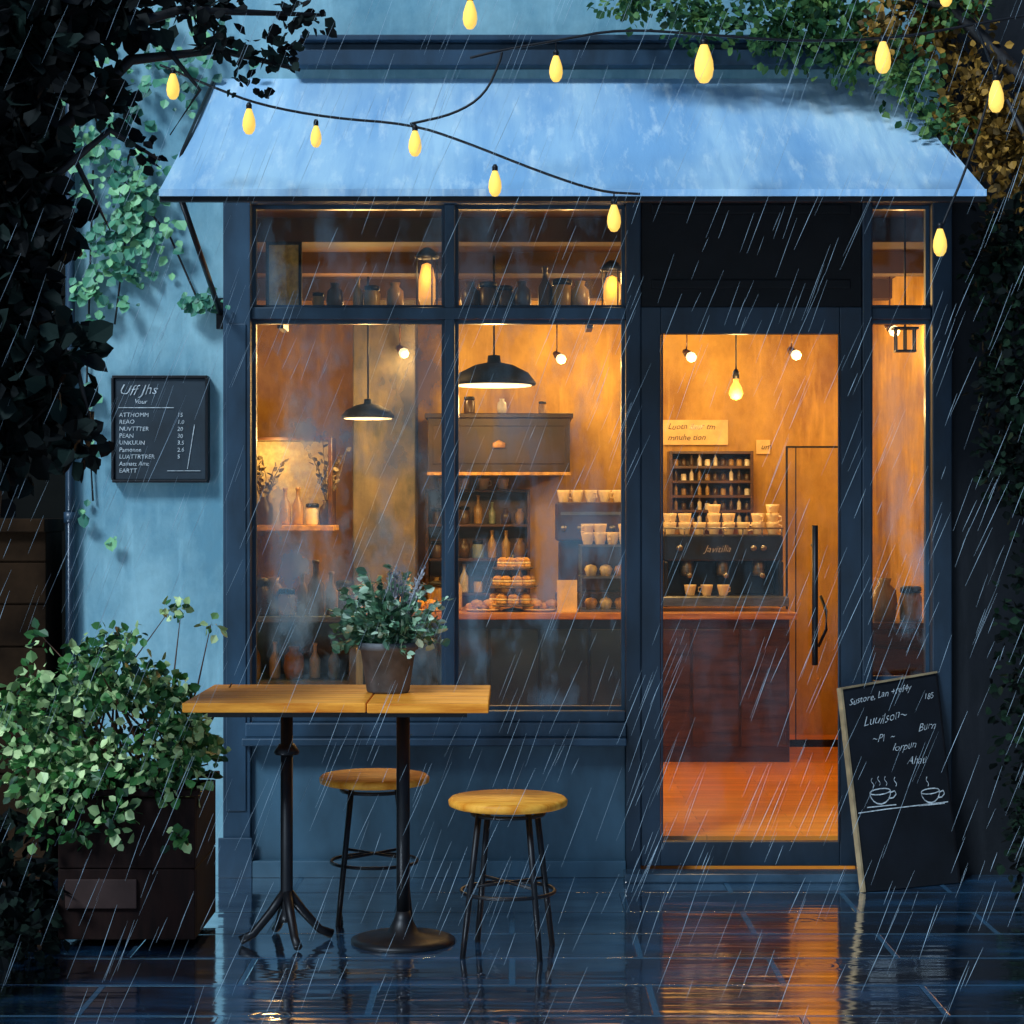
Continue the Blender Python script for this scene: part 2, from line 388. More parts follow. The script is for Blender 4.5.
# ------------------------------------------------------------ neighbours
m_stone=M('old_stone',(.022,.011,.005),.95,var=.7,scale=4,bmp=.6,spec=.1)
b=MB(); b.box(-6,-2.09,-.12,.2,0,1.56)
for i in range(8): b.box(-6,-2.088,-.13,-.12,.1+i*.19,.1+i*.19+.182)
b.box(-6,-2.085,-.17,.22,1.56,1.62)
tag(finish(b,'garden_wall',[m_stone],loc=(-3,0,0),bev=.01),'low brown stone wall beside the cafe','wall')
b=MB(); b.box(-8,-2.12,.8,5,0,6).box(-8,-2.10,.7,.8,5.8,6.1)
for i in range(3): b.box(-3.6-i*1.3,-2.9-i*1.3,.74,.8,2.2,3.6)
tag(finish(b,'neighbouring_building',[M('dark_render',(.006,.006,.005),.9,var=.5,scale=3,spec=.1)],loc=(-4,1,0)),'dark unlit building beside the cafe','building')
b=MB(); b.tube([(-2.0,-.035,.3),(-2.0,-.035,5.4)],.022,10)
for z in (.5,1.6,2.8,4.): b.tube([(-2.0,-.035,z),(-2.0,-.035,z+.05)],.03,10).box(-2.012,-1.988,-.03,-.001,z+.01,z+.04)
tag(finish(b,'drainpipe',[m_frame],loc=(-2,-.035,.3)),'slim dark blue drainpipe on the plaster wall','drainpipe')
# ------------------------------------------------------------ wall menu board
mbrd=thing('menu_board','small dark menu board with white writing on blue wall','sign',(-1.59,0,1.79))
b=MB(); x0,x1,z0,z1=-1.798,-1.384,1.795,2.255
b.box(x0,x1,-.05,-.001,z0,z1); finish(b,'panel',[m_chalk],mbrd,bev=.004)
b=MB(); t=.012
b.box(x0-.008,x1+.008,-.062,0-.002,z1,z1+t).box(x0-.008,x1+.008,-.062,-.002,z0-t,z0).box(x0-.012,x0,-.062,-.002,z0,z1).box(x1,x1+.012,-.062,-.002,z0,z1)
finish(b,'frame',[m_iron],mbrd,bev=.002)
b=MB(); TY=-.054
def wt(x,z): return lambda a,c:(x+a,TY,z+c)
text(b,"Uff Jhs",wt(x0+.02,z1-.075),.066,0,.4,.04,.01)
text(b,"Vour",wt(x0+.09,z1-.115),.028,0,.3,.03)
rows=["ATTHOMM","REAO","NUVTTTER","PEAN","UNKUUN","Pamonne","LUATTRTRER","Aamatt Amt","EARTT"]
for i,s in enumerate(rows):
    z=z1-.175-i*.0315
    text(b,s,wt(x0+.022,z),.027,0,.1,.03)
    if i<7: text(b,["15","1.0","20","30","3.5","2.6","5"][i],wt(x0+.285,z),.026,0,.1,.03)
b.box(x0+.02,x0+.27,TY-.001,TY,z1-.135,z1-.132)
b.add([(x0+.33,TY,z0+.05),(x0+.333,TY,z0+.05),(x0+.365,TY,z0+.25),(x0+.362,TY,z0+.25)],[(0,1,2,3)])
b.box(x0+.24,x0+.39,TY-.001,TY,z0+.04,z0+.0425)
finish(b,'writing',[m_white],mbrd)
# ------------------------------------------------------------ leaning chalkboard
BL=Vector((1.53,-.42,0.003));BR_=Vector((1.985,-.2,.003));TL=Vector((1.45,-.30,.87))
UU=BR_-BL; WW=TL-BL; NRM=UU.cross(WW).normalized()
def Q(s,t,o=0): return BL+UU*s+WW*t*(1+.06*s)+UU*(.02*t*s)+NRM*o
cb=thing('chalkboard_sign','black chalkboard with handwritten menu leaning against shopfront','sign',tuple((BL+BR_)/2))
b=MB(); b.hexa([Q(0,0,0),Q(1,0,0),Q(1,0,-.022),Q(0,0,-.022),Q(0,1,0),Q(1,1,0),Q(1,1,-.022),Q(0,1,-.022)])
finish(b,'board',[m_chalk2],cb)
b=MB()
def qb(s0,s1,t0,t1,mb=None,lo=-.025,hi=.006):
    mb=mb or b
    mb.hexa([Q(s0,t0,hi),Q(s1,t0,hi),Q(s1,t0,lo),Q(s0,t0,lo),Q(s0,t1,hi),Q(s1,t1,hi),Q(s1,t1,lo),Q(s0,t1,lo)])
qb(-.02,1.015,1.0,1.01); qb(-.02,0,0,1.0)
finish(b,'frame',[M('pale_wood',(.3,.22,.12),.6,var=.5)],cb)
b=MB(); qb(1.0,1.015,0,1.0); finish(b,'side_rail',[m_iron],cb)
b=MB()
def ct(s,t,rot=.0):
    return lambda a,c: Q(s+(a*math.cos(rot)-c*math.sin(rot))/.5, t+(c*math.cos(rot)+a*math.sin(rot))/.9,.003)
text(b,"Sustore, Lan +ref4y",ct(.05,.915,.07),.042,0,.4,.04,.006); text(b,"185",ct(.84,.885),.036,0,.3,.04,.006)
text(b,"Luuilson~",ct(.17,.8,.05),.058,0,.55,.06,.014)
text(b,"~P\\  ~",ct(.24,.715),.048,0,.5,.06,.012); text(b,"Burn",ct(.74,.735,.05),.048,0,.55,.06,.012)
text(b,"Iorpun",ct(.44,.66),.048,0,.55,.06,.012); text(b,"Ahau",ct(.58,.585),.05,0,.55,.06,.012)
def strokes(pts,wd=.0032):
    for (s0,t0),(s1,t1) in zip(pts[:-1],pts[1:]):
        d=Vector((s1-s0,t1-t0))
        if d.length<1e-6: continue
        n=Vector((-d.y,d.x)).normalized()*wd
        b.add([Q(s0-n.x,t0-n.y,.003),Q(s0+n.x,t0+n.y,.003),Q(s1+n.x,t1+n.y,.003),Q(s1-n.x,t1-n.y,.003)],[(0,1,2,3)])
def cupd(s,t,k):
    el=[(s+.1*k*math.cos(a*math.pi/6),t+.013*k*math.sin(a*math.pi/6)) for a in range(13)]; strokes(el,.0026)
    bw=[(s-.1*k*math.cos(a*math.pi/8),t-.055*k*math.sin(a*math.pi/8)) for a in range(9)]; strokes(bw)
    strokes([(s+.09*k,t-.01*k),(s+.14*k,t-.005*k),(s+.15*k,t-.02*k),(s+.12*k,t-.034*k),(s+.07*k,t-.035*k)])
    strokes([(s-.14*k,t-.062*k),(s+.14*k,t-.066*k)],.0026)
cupd(.27,.475,1.1); cupd(.8,.445,1.0)
for s0,t0 in ((.2,.5),(.27,.505),(.34,.5),(.44,.49),(.78,.47)):
    strokes([(s0+.012*math.sin(k*1.3),t0+k*.009) for k in range(6)],.0022)
strokes([(.02,.385),(.3,.387),(.98,.384)],.0025)
finish(b,'writing',[m_white],cb)
# ------------------------------------------------------------ table
T=thing('table','tall cafe table with wet orange wood top and iron pedestals','table',(-.65,-1.4,0))
b=MB(); xa,xb,ya,yb,zt=-1.2,-.085,-1.8,-1.02,.955
ny=5; dy=(yb-ya)/ny
xm=-.53
for i in range(ny):
    y=ya+i*dy
    b.box(xa,xm-.002,y+.0012,y+dy-.0012,zt-.035,zt).box(xm+.002,xb,y+.0012,y+dy-.0012,zt-.037,zt-.002)
finish(b,'table_top',[m_wood],T,bev=.004)
b=MB(); b.box(xa+.08,xb-.08,ya+.08,ya+.11,zt-.06,zt-.037).box(xa+.08,xb-.08,yb-.11,yb-.08,zt-.06,zt-.037)
b.box(-.9,-.83,ya+.11,yb-.11,zt-.055,zt-.037).box(-.455,-.385,ya+.11,yb-.11,zt-.055,zt-.037)
finish(b,'top_bracket',[m_iron],T)
c=(-.865,-1.4)
b=MB(); b.tube([(c[0],c[1],.08),(c[0],c[1],.12),(c[0],c[1],.9)],[.035,.024,.024],12).lathe([(.045,.72),(.05,.73),(.03,.76)],(c[0],c[1],0))
for k in range(4):
    a=math.radians(20+90*k); dx,dy_=math.cos(a),math.sin(a)
    b.tube([(c[0],c[1],.2),(c[0]+dx*.06,c[1]+dy_*.06,.12),(c[0]+dx*.13,c[1]+dy_*.13,.04),(c[0]+dx*.18,c[1]+dy_*.18,.018)],[.02,.018,.016,.018],8)
finish(b,'pedestal',[m_iron],T)['label']='iron column with four splayed feet'
c=(-.418,-1.4)
b=MB(); b.tube([(c[0],c[1],.03),(c[0],c[1],.9)],.026,12)
b.lathe([(.2,.0),(.2,.012),(.17,.022),(.06,.04),(.035,.09),(.027,.12)],(c[0],c[1],0),28)
finish(b,'pedestal',[m_iron],T)['label']='iron column on round base plate'
# ------------------------------------------------------------ stools
S=thing('stool','round wood seat bar stool with black metal legs','stool',(-.015,-1.57,0),'stools at the cafe table')
ox,oy=-.015,-1.57
b=MB(); b.lathe([(.0,.545),(.205,.545),(.222,.552),(.224,.57),(.214,.58),(.0,.582)],(ox,oy,0),36)
finish(b,'seat',[woodm('seat_wood',(.65,.2,.01),(.98,.46,.06),(2,9,2),.5,4,0)],S)
for k in range(4):
    a=math.radians(35+90*k); b=MB()
    b.tube([(ox+.13*math.cos(a),oy+.13*math.sin(a),.54),(ox+.205*math.cos(a),oy+.205*math.sin(a),.0)],[.012,.011],8)
    finish(b,'leg',[m_iron],S)
b=MB(); b.ring((ox,oy,.23),.176,.007); finish(b,'foot_ring',[m_iron],S)
b=MB(); b.ring((ox,oy,.52),.135,.008); finish(b,'seat_ring',[m_iron],S)
b=MB()
for k in (0,1):
    a=math.radians(35+90*k); b.tube([(ox+.17*math.cos(a),oy+.17*math.sin(a),.26),(ox-.17*math.cos(a),oy-.17*math.sin(a),.26)],.006,6)
finish(b,'cross_brace',[m_iron],S)
copyt(S,(-.56,-.94,0),math.radians(14))
# ------------------------------------------------------------ potted plant on table
m_leafp=leafmat('pot_leaves',(.03,.09,.05),(.14,.3,.16),(.65,.8,.6))
pc=P(388,694,-1.35); pc.z=.953; pp=thing('potted_plant','leafy green plant in grey clay pot on table','plant',tuple(pc))
b=MB(); b.lathe([(.0,.0),(.078,.0),(.083,.01),(.106,.165),(.116,.167),(.118,.195),(.106,.195),(.102,.175),(.0,.17)],pc,28)
finish(b,'pot',[m_terra],pp)
b=MB()
for _ in range(95):
    a=U(0,6.28); r=U(.02,.08); h=U(.1,.34); lean=U(.2,1.35)
    p0=pc+Vector((r*.4*math.cos(a),r*.4*math.sin(a),.165)); pts=[p0]
    for k in range(1,6):
        t=k/5; pts.append(p0+Vector((math.cos(a)*.14*lean*t,math.sin(a)*.12*lean*t,h*t-.09*lean*t*t)))
    b.tube(pts,[.003,.003,.0025,.002,.002,.001],4)
    for k in range(1,6):
        for q in range(3): b.leaf(pts[k]+Vector((U(-.01,.01),U(-.01,.01),U(-.01,.01))),U(.022,.052),Vector((math.cos(a)+U(-1,1),math.sin(a)+U(-1,1),U(-.6,1.0))),U(.25,.42))
finish(b,'foliage',[m_leafp],pp,colattr=True)
b=MB()
for _ in range(26):
    a=U(0,6.28); p0=pc+Vector((.02,0,.2)); p1=p0+Vector((U(-.03,.12),U(-.04,.04),U(.16,.28)))
    b.tube([p0,p0.lerp(p1,.5)+Vector((U(-.01,.01),0,0)),p1],.0018,4)
    for k in range(7): b.leaf(p0.lerp(p1,.55+k*.075),.02,Vector((U(-1,1),U(-1,1),.6)),.25)
finish(b,'flower_stems',[leafmat('dried_flower',(.15,.14,.16),(.34,.32,.34),(.6,.56,.55))],pp,colattr=True)
# ------------------------------------------------------------ planter with bush
m_leafb=leafmat('bush_leaves',(.004,.035,.014),(.05,.2,.04),(.72,.88,.4))
pl=thing('planter','leafy variegated shrub in dark brown wooden planter','plant',(-1.42,-1.25,0))
b=MB(); bx0,bx1,by0,by1=-1.72,-1.2,-1.5,-.98
for i in range(2):
    z=.03+i*.27; b.box(bx0,bx1,by0,by0+.03,z,z+.267).box(bx0,bx1,by1-.03,by1,z,z+.267).box(bx0,bx0+.03,by0+.03,by1-.03,z,z+.267).box(bx1-.03,bx1,by0+.03,by1-.03,z,z+.267)
b.box(bx0-.015,bx1+.015,by0-.02,by0+.03,.575,.6).box(bx0-.015,bx1+.015,by1-.03,by1+.02,.575,.6)
b.box(bx0+.03,bx1-.03,by0+.03,by1-.03,.4,.52,1)
finish(b,'planter_box',[woodm('planter_wood',(.005,.0015,.001),(.017,.005,.003),(8,8,1),.8,3,0),M('soil',(.01,.006,.004),.9)],pl,bev=.004)
b=MB(); b.box(bx0+.03,-1.42,by0-.014,by0-.001,.15,.26); finish(b,'name_plate',[M('plate_brown',(.05,.028,.024),.7,spec=.2)],pl,bev=.003)
b=MB()
for _ in range(30):
    a=U(0,6.28); q=Vector((-1.44+U(-.15,.15),-1.24+U(-.12,.12),.5)); e=q+Vector((-.08+math.cos(a)*U(.1,.36),math.sin(a)*U(.05,.25),U(.15,.55)))
    b.tube([q,q.lerp(e,.5)+Vector((0,0,.06)),e],[.009,.006,.003],5)
tips=[]
for _ in range(9):
    q=Vector((-1.5+U(-.25,.2),-1.2,.6)); e=Vector((-1.5+U(-.38,.3),-1.1+U(-.1,.2),U(1.1,1.26)))
    b.tube([q,q.lerp(e,.5)+Vector((U(-.05,.05),0,.05)),e],[.006,.004,.0015],5); tips.append(e)
finish(b,'stems',[m_woodd],pl)
b=MB(); b.blob((-1.52,-1.25,.78),(.34,.3,.28),1000,.046,.5,.42)
for _ in range(30):
    a=U(-.4,3.5); rr=U(.22,.41); q=(-1.54+math.cos(a)*rr,-1.25+U(-.25,.1),.78+math.sin(a)*rr*.85)
    b.blob(q,(.09,.09,.07),42,.044,.1,.42)
for e in tips:
    b.blob(e,(.06,.05,.05),12,.042,.1,.4)
for _ in range(12):
    q=(-1.5+U(-.3,.3),-1.55+U(-.05,.02),U(.42,.66)); b.blob(q,(.08,.05,.07),18,.044,.1,.42)
b.blob((-1.29,-1.4,.7),(.15,.2,.2),200,.046,.3,.42); b.blob((-1.65,-1.45,.66),(.26,.16,.18),300,.046,.3,.42); b.blob((-1.8,-1.45,.72),(.15,.2,.28),230,.046,.3,.42)
finish(b,'foliage',[m_leafb],pl,colattr=True)
b=MB(); b.blob((-1.95,-1.4,.2),(.3,.3,.3),600,.07,.2,.35); b.blob((-1.85,-1.75,.1),(.22,.2,.14),200,.06,.2,.35)
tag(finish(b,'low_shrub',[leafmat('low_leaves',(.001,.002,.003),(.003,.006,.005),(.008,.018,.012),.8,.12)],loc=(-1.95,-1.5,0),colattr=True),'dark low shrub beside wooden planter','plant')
# ------------------------------------------------------------ left tree
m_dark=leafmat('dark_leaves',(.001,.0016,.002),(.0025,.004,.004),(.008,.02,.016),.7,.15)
m_bark=M('wet_bark',(.008,.006,.006),.6,var=.6,scale=14,stretch=(1,1,.3),bmp=.8)
tr1=thing('tree','dark leafy tree with arching branches over blue wall','tree',(-1.95,-2.3,0))
b=MB(); y=-2.3
b.tube([(-1.98,y,0),(-1.96,y,.3),(-1.9,y,1.0),(-1.84,y,1.8),(-1.8,y,2.6),(-1.84,y,3.4),(-1.8,y,4.4)],[.22,.15,.12,.12,.1,.08,.05],12)
def br(pts,r):
    n=len(pts); b.tube(pts,[r*(1-.8*i/(n-1)) for i in range(n)],6)
br([(-1.84,y,2.9),P(60,130,-2.2),P(130,60,-2.0),P(220,50,-1.8),P(300,70,-1.7)],.035)
br([(-1.82,y,3.1),P(80,40,-2.2),P(180,10,-2.0),P(320,15,-1.8)],.035)
br([(-1.84,y,1.9),P(40,330,-2.3),P(75,360,-2.3),P(90,420,-2.3)],.025)
br([(-1.84,y,2.3),P(50,180,-2.3),P(110,130,-2.2),P(160,160,-2.1)],.025)
br([P(160,40,-1.95),P(200,90,-1.9),P(170,135,-1.9)],.012)
br([P(60,130,-2.2),P(95,200,-2.1),P(110,230,-2.0)],.012)
finish(b,'trunk',[m_bark],tr1)
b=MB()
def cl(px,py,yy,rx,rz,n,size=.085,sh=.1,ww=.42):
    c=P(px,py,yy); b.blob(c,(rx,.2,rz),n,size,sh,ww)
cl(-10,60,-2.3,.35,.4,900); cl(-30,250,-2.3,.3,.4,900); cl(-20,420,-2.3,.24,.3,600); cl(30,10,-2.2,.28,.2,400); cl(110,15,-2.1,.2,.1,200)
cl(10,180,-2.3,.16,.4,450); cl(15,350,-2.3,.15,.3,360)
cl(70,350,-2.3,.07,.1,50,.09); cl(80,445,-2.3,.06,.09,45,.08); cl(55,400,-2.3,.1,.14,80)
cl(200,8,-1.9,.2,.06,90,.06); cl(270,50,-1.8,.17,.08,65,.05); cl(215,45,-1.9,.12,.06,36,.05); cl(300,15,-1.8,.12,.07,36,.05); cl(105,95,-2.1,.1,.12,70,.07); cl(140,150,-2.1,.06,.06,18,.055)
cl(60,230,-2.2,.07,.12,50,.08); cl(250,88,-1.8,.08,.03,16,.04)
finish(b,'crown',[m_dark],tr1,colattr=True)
# ------------------------------------------------------------ climbing plant
m_ivy=leafmat('ivy_leaves',(.02,.1,.08),(.06,.26,.15),(.25,.55,.25))
iv=thing('climbing_plant','green ivy trailing down the blue plaster wall','plant',(-1.8,0,1.9))
b=MB()
for pts in ([(-1.95,-.02,3.6),(-1.8,-.03,3.2),(-1.75,-.03,2.9),(-1.8,-.03,2.5)],[(-1.8,-.03,3.2),(-1.55,-.03,2.9),(-1.42,-.02,2.6)],[(-1.9,-.02,3.2),(-1.93,-.02,2.2),(-1.9,-.02,1.7)]): b.tube(pts,.005,5)
finish(b,'stem',[m_bark],iv)
b=MB()
for (px,py,rx,rz,n) in ((125,195,.22,.3,150),(115,250,.18,.22,100),(100,120,.2,.2,70),(135,215,.16,.26,60),(200,300,.08,.05,36),(95,290,.12,.12,36),(90,385,.05,.14,12),(85,510,.03,.06,5),(160,60,.35,.25,110),(95,440,.04,.06,4),(112,535,.02,.02,3)):
    c=P(px,py,-.06)
    for _ in range(n):
        p=Vector((c.x+random.gauss(0,.5)*rx,U(-.09,-.02),c.z+random.gauss(0,.5)*rz))
        b.leaf(p,U(.02,.07),Vector((U(-.8,.8),U(-.5,0),-1+U(-.2,.8))),.45,Vector((0,-1,.5)))
finish(b,'foliage',[m_ivy],iv,colattr=True)
# ------------------------------------------------------------ right tree
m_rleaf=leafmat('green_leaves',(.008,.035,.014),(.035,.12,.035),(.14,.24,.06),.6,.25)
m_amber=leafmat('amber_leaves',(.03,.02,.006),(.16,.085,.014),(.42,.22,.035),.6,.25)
tr2=thing('tree','large tree with green and ochre leaves over the awning','tree',(2.75,-.6,0))
b=MB(); y=-.6
b.tube([(2.75,y,0),(2.72,y,.4),(2.7,y,1.6),(2.65,y,2.8),(2.7,y,4.6)],[.26,.19,.16,.13,.06],12)
br([(2.68,y,2.7),(2.4,-.5,3.3),(1.9,-.4,3.85),(1.2,-.35,4.05),(.5,-.35,4.1)],.05)
br([(2.68,y,2.5),(2.3,-.6,3.0),(2.1,-.6,3.4)],.04)
br([(2.7,y,1.8),(2.3,-.6,2.2),(2.1,-.6,2.6)],.035)
br([(2.7,y,3.2),(2.2,-.4,4.0),(1.6,-.35,4.3)],.05)
finish(b,'trunk',[m_bark],tr2)
b=MB()
for (px,py,yy,rx,rz,n,s) in ((635,0,-.35,.2,.11,240,.04),(700,15,-.35,.24,.15,400,.04),(780,30,-.35,.25,.17,460,.04),(845,45,-.35,.22,.2,400,.04),(820,5,-.3,.35,.2,560,.045),(905,75,-.45,.16,.2,300,.04),(940,130,-.5,.14,.13,190,.04),(950,0,-.4,.2,.14,260,.04)):
    b.blob(P(px,py,yy),(rx,.2,rz),n,s,.0,.42)
finish(b,'crown',[m_rleaf],tr2,colattr=True)
b=MB()
for (px,py,yy,rx,rz,n,s) in ((930,20,-.25,.3,.3,900,.042),(975,110,-.45,.18,.32,750,.04),(1015,140,-.45,.2,.42,1000,.042),(880,30,-.45,.12,.14,170,.04)):
    b.blob(P(px,py,yy),(rx,.18,rz),n,s,.0,.42)
finish(b,'crown',[m_amber],tr2,colattr=True)['label']='amber and olive foliage of the tree'
m_night=leafmat('shade_dark_leaves',(.001,.002,.002),(.0025,.006,.005),(.01,.028,.014),.8,.12)  # near-black leaf colour stands in for shade on the right
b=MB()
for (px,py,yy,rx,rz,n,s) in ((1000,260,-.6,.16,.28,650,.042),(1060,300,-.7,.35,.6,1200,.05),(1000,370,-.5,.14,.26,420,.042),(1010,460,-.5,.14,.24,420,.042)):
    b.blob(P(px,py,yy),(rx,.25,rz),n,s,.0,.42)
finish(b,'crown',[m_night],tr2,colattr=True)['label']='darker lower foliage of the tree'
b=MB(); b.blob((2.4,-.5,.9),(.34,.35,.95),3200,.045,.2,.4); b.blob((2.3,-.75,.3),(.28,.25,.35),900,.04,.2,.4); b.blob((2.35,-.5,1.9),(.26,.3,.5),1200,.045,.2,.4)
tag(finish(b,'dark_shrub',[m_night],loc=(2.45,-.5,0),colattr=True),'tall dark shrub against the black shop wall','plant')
# ------------------------------------------------------------ string lights
def teardrop(b_,c,k=1.0):
    b_.lathe([(.0,-.105*k),(.012*k,-.102*k),(.022*k,-.088*k),(.026*k,-.068*k),(.024*k,-.045*k),(.017*k,-.022*k),(.011*k,-.006*k),(.009*k,.0)],c,14)
def strand(label,wires,bulbs,y):
    r=thing('string_light',label,'string light',tuple(P(*wires[0][0],y)),'festoon string lights')
    b=MB()
    for wv in wires:
        pts=[P(a,c,y) for a,c in wv]
        for _ in range(2):
            q=[pts[0]]
            for i in range(len(pts)-1): q+= [pts[i].lerp(pts[i+1],.25),pts[i].lerp(pts[i+1],.75)]
            q.append(pts[-1]); pts=q
        b.tube(pts,.0055,6)
    for (px,py,k,dr) in bulbs:
        c=P(px,py,y); b.lathe([(.011*k,-.004),(.012*k,.012),(.006,.022)],c,10)
        b.tube([c+Vector((0,0,.02)),c+Vector((0,0,.02+dr))],.003,5)
    finish(b,'cable',[m_iron],r)
    for (px,py,k,dr) in bulbs:
        b=MB(); teardrop(b,P(px,py,y),k); finish(b,'bulb',[m_bulb],r)
strand('black cable with yellow teardrop bulbs draped across the awning',
 [[(160,65),(215,88),(260,105),(330,118),(410,124),(460,140),(540,172),(600,192),(640,194)],[(410,124),(455,114),(485,95),(500,62),(502,52)]],
 [(173,73,1,.0),(249,108,1,.0),(316,125,.85,.0),(415,130,1,.0),(495,170,1,.0),(614,204,1.05,.02)],-1.2)
strand('black cable with yellow teardrop bulbs running into the tree',
 [[(470,58),(502,50),(560,40),(620,29),(700,34),(800,42),(900,38),(975,24),(1060,10)],[(975,24),(990,60),(996,78)],[(1000,60),(970,160),(942,226)]],
 [(556,55,1,.03),(704,44,1.45,.01),(883,41,1.2,.0),(996,80,1.2,.0),(940,228,1.05,.0)],-1.35)
strand('black cable with yellow teardrop bulbs above the shop',
 [[(300,-40),(400,-10),(470,-6),(600,-25),(760,-20),(945,-20),(1040,-40)]],
 [(470,0,1.1,.01),(946,-20,1.0,.0)],-1.25)
# ------------------------------------------------------------ interior
LC=(1,.63,.23)
def plight(p,e,col=LC,r=.06):
    l=bpy.data.lights.new('lamp_or_fill_light','POINT'); l.energy=e; l.color=col; l.shadow_soft_size=r
    o=bpy.data.objects.new('lamp_or_fill_light',l); COL.objects.link(o); o.location=p
def pendant(px,py,y,rad,label,e):
    c=P(px,py,y); r=thing('pendant_lamp',label,'lamp',tuple(c))
    b=MB(); k=rad/.24
    b.lathe([(.24*k,.0),(.243*k,.012),(.2*k,.07*k),(.11*k,.115*k),(.04*k,.13*k),(.035*k,.17*k),(.0,.175*k)],c,32)
    finish(b,'lamp_shade',[m_black],r)
    b=MB(); b.lathe([(.0,-.006),(.215*k,-.006),(.22*k,-.002),(.0,-.002)],c,32); finish(b,'bulb',[m_warm],r)
    b=MB(); b.tube([c+Vector((0,0,.17*k)),Vector((c.x,c.y,3.1))],.006,6); finish(b,'cord',[m_iron],r)
    plight(c+Vector((0,0,-.12)),e)
pendant(494,385,2.2,.235,'wide black enamel pendant lamp with warm light',40)
pendant(368,418,3.0,.16,'small black pendant lamp with warm light',20)
c=P(736,392,3.0); r=thing('pendant_lamp','bare glowing bulb hanging on a cord','lamp',tuple(c))
b=MB(); b.lathe([(0,-.05),(.03,-.04),(.045,-.01),(.035,.03),(.018,.06),(.015,.09)],c,16); finish(b,'bulb',[m_bulb],r)
b=MB(); b.tube([c+Vector((0,0,.085)),Vector((c.x,c.y,3.1))],.005,6); b.lathe([(.02,.08),(.02,.12),(.008,.14)],c,10); finish(b,'cord',[m_iron],r)
plight(c+Vector((0,-.1,-.1)),22)
for (px,py,y,e) in ((403,352,3.5,13),(560,358,3.8,15),(690,356,3.6,13),(795,354,3.6,12),(893,330,2.6,7)):
    c=P(px,py,y); r=thing('spot_lamp','small ceiling spot lamp with warm glow','lamp',tuple(c),'ceiling spot lamps')
    b=MB(); a=Vector((.45,-.55,-.5)).normalized()
    b.tube([c-a*.06,c-a*.01],[.018,.03],12); b.tube([c-a*.04,Vector((c.x-.02,c.y,c.z+.1)),Vector((c.x-.02,c.y,3.1))],.005,6)
    finish(b,'lamp_housing',[m_woodd],r)
    b=MB(); b.lathe([(0,-.034),(.024,-.024),(.034,0),(.024,.024),(0,.034)],c+a*.012,12); finish(b,'bulb',[m_warm],r)
    plight(c+a*.09,e,r=.04)
plight((-.9,2.2,2.75),20,r=.15); plight((1.1,1.2,2.7),42,r=.15)  # unseen fill lights added to brighten the left wall and doorway floor
# small lantern fixture behind the side window
c=P(905,348,.6); r=thing('lantern','small dark metal lantern hanging behind side window','lantern',tuple(c))
b=MB(); b.box(c.x-.05,c.x+.05,.57,.63,c.z-.02,c.z-.01).box(c.x-.06,c.x+.06,.56,.64,c.z+.09,c.z+.1)
for dx in (-.045,0,.045):
    for yy in (.575,.62): b.box(c.x+dx-.004,c.x+dx+.004,yy,yy+.008,c.z-.01,c.z+.09)
b.tube([(c.x,.6,c.z+.1),(c.x,.6,3.1)],.005,6); b.tube([(c.x-.09,.6,c.z+.13),(c.x+.09,.6,c.z+.13)],.006,6)
finish(b,'frame',[m_iron],r)
ct_=thing('counter','dark walnut service counter with section tinted blue for glass reflections','counter',(.3,3.1,.155))
b=MB(); b.box(.76,1.66,2.84,3.45,.155,1.01)
for i in range(3): b.box(.79+i*.29,.79+i*.29+.275,2.825,2.84,.25,.95)
finish(b,'cabinet',[m_woodd],ct_,bev=.004)
b=MB(); b.box(-1.05,.755,2.84,3.45,.155,1.01)  # counter front recoloured blue, standing in for reflections in the glass
for i in range(6): b.box(-1.03+i*.3,-1.03+i*.3+.285,2.825,2.84,.25,.95)
finish(b,'cabinet',[M('blue_reflection_panel',(.02,.04,.075),.35,var=.7,scale=3,coat=.3)],ct_,bev=.004)['label']='panelled cabinet section with painted blue reflection'
b=MB(); b.box(-1.09,1.70,2.79,3.5,1.01,1.05); finish(b,'countertop',[woodm('counter_wood',(.35,.12,.015),(.7,.32,.07))],ct_,bev=.005)
ZC=1.051
em=thing('espresso_machine','black and steel espresso machine on wooden counter','coffee machine',(1.27,3.1,ZC))
x0,x1=.92,1.65
b=MB(); b.box(x0,x1,3.05,3.42,ZC+.3,ZC+.46).box(x0+.03,x1-.03,3.2,3.42,ZC+.09,ZC+.3).box(x0,x0+.03,3.02,3.42,ZC+.02,ZC+.3).box(x1-.03,x1,3.02,3.42,ZC+.02,ZC+.3)
finish(b,'body',[M('machine_black',(.02,.022,.028),.3,.3)],em,bev=.01)
b=MB(); b.box(x0-.02,x1+.02,2.93,3.3,ZC+.03,ZC+.085); b.box(x0,x1,2.94,3.29,ZC+.085,ZC+.09)
finish(b,'drip_tray',[m_steel],em,bev=.006)
b=MB()
b.tube([(x0,3.04,ZC+.5),(x1,3.04,ZC+.5)],.006,6)
for i in range(7): b.tube([(x0+.01+i*(x1-x0-.02)/6,3.04,ZC+.45),(x0+.01+i*(x1-x0-.02)/6,3.04,ZC+.5)],.005,6)
finish(b,'cup_rail',[m_steel],em)
for i in range(3):
    xx=x0+.15+i*.22; b=MB(); b.lathe([(.035,.21),(.04,.23),(.04,.3),(.03,.31)],(xx,3.12,ZC),14); b.tube([(xx,3.1,ZC+.225),(xx,2.92,ZC+.215)],[.012,.016],8)
    finish(b,'group_head',[m_steel],em)
b=MB(); text(b,"Javitilia",lambda a,c_:(1.17+a,3.046,ZC+.355+c_),.058,0,.4,.04,.006); finish(b,'writing',[M('faded_lettering',(.4,.36,.3),.6)],em)
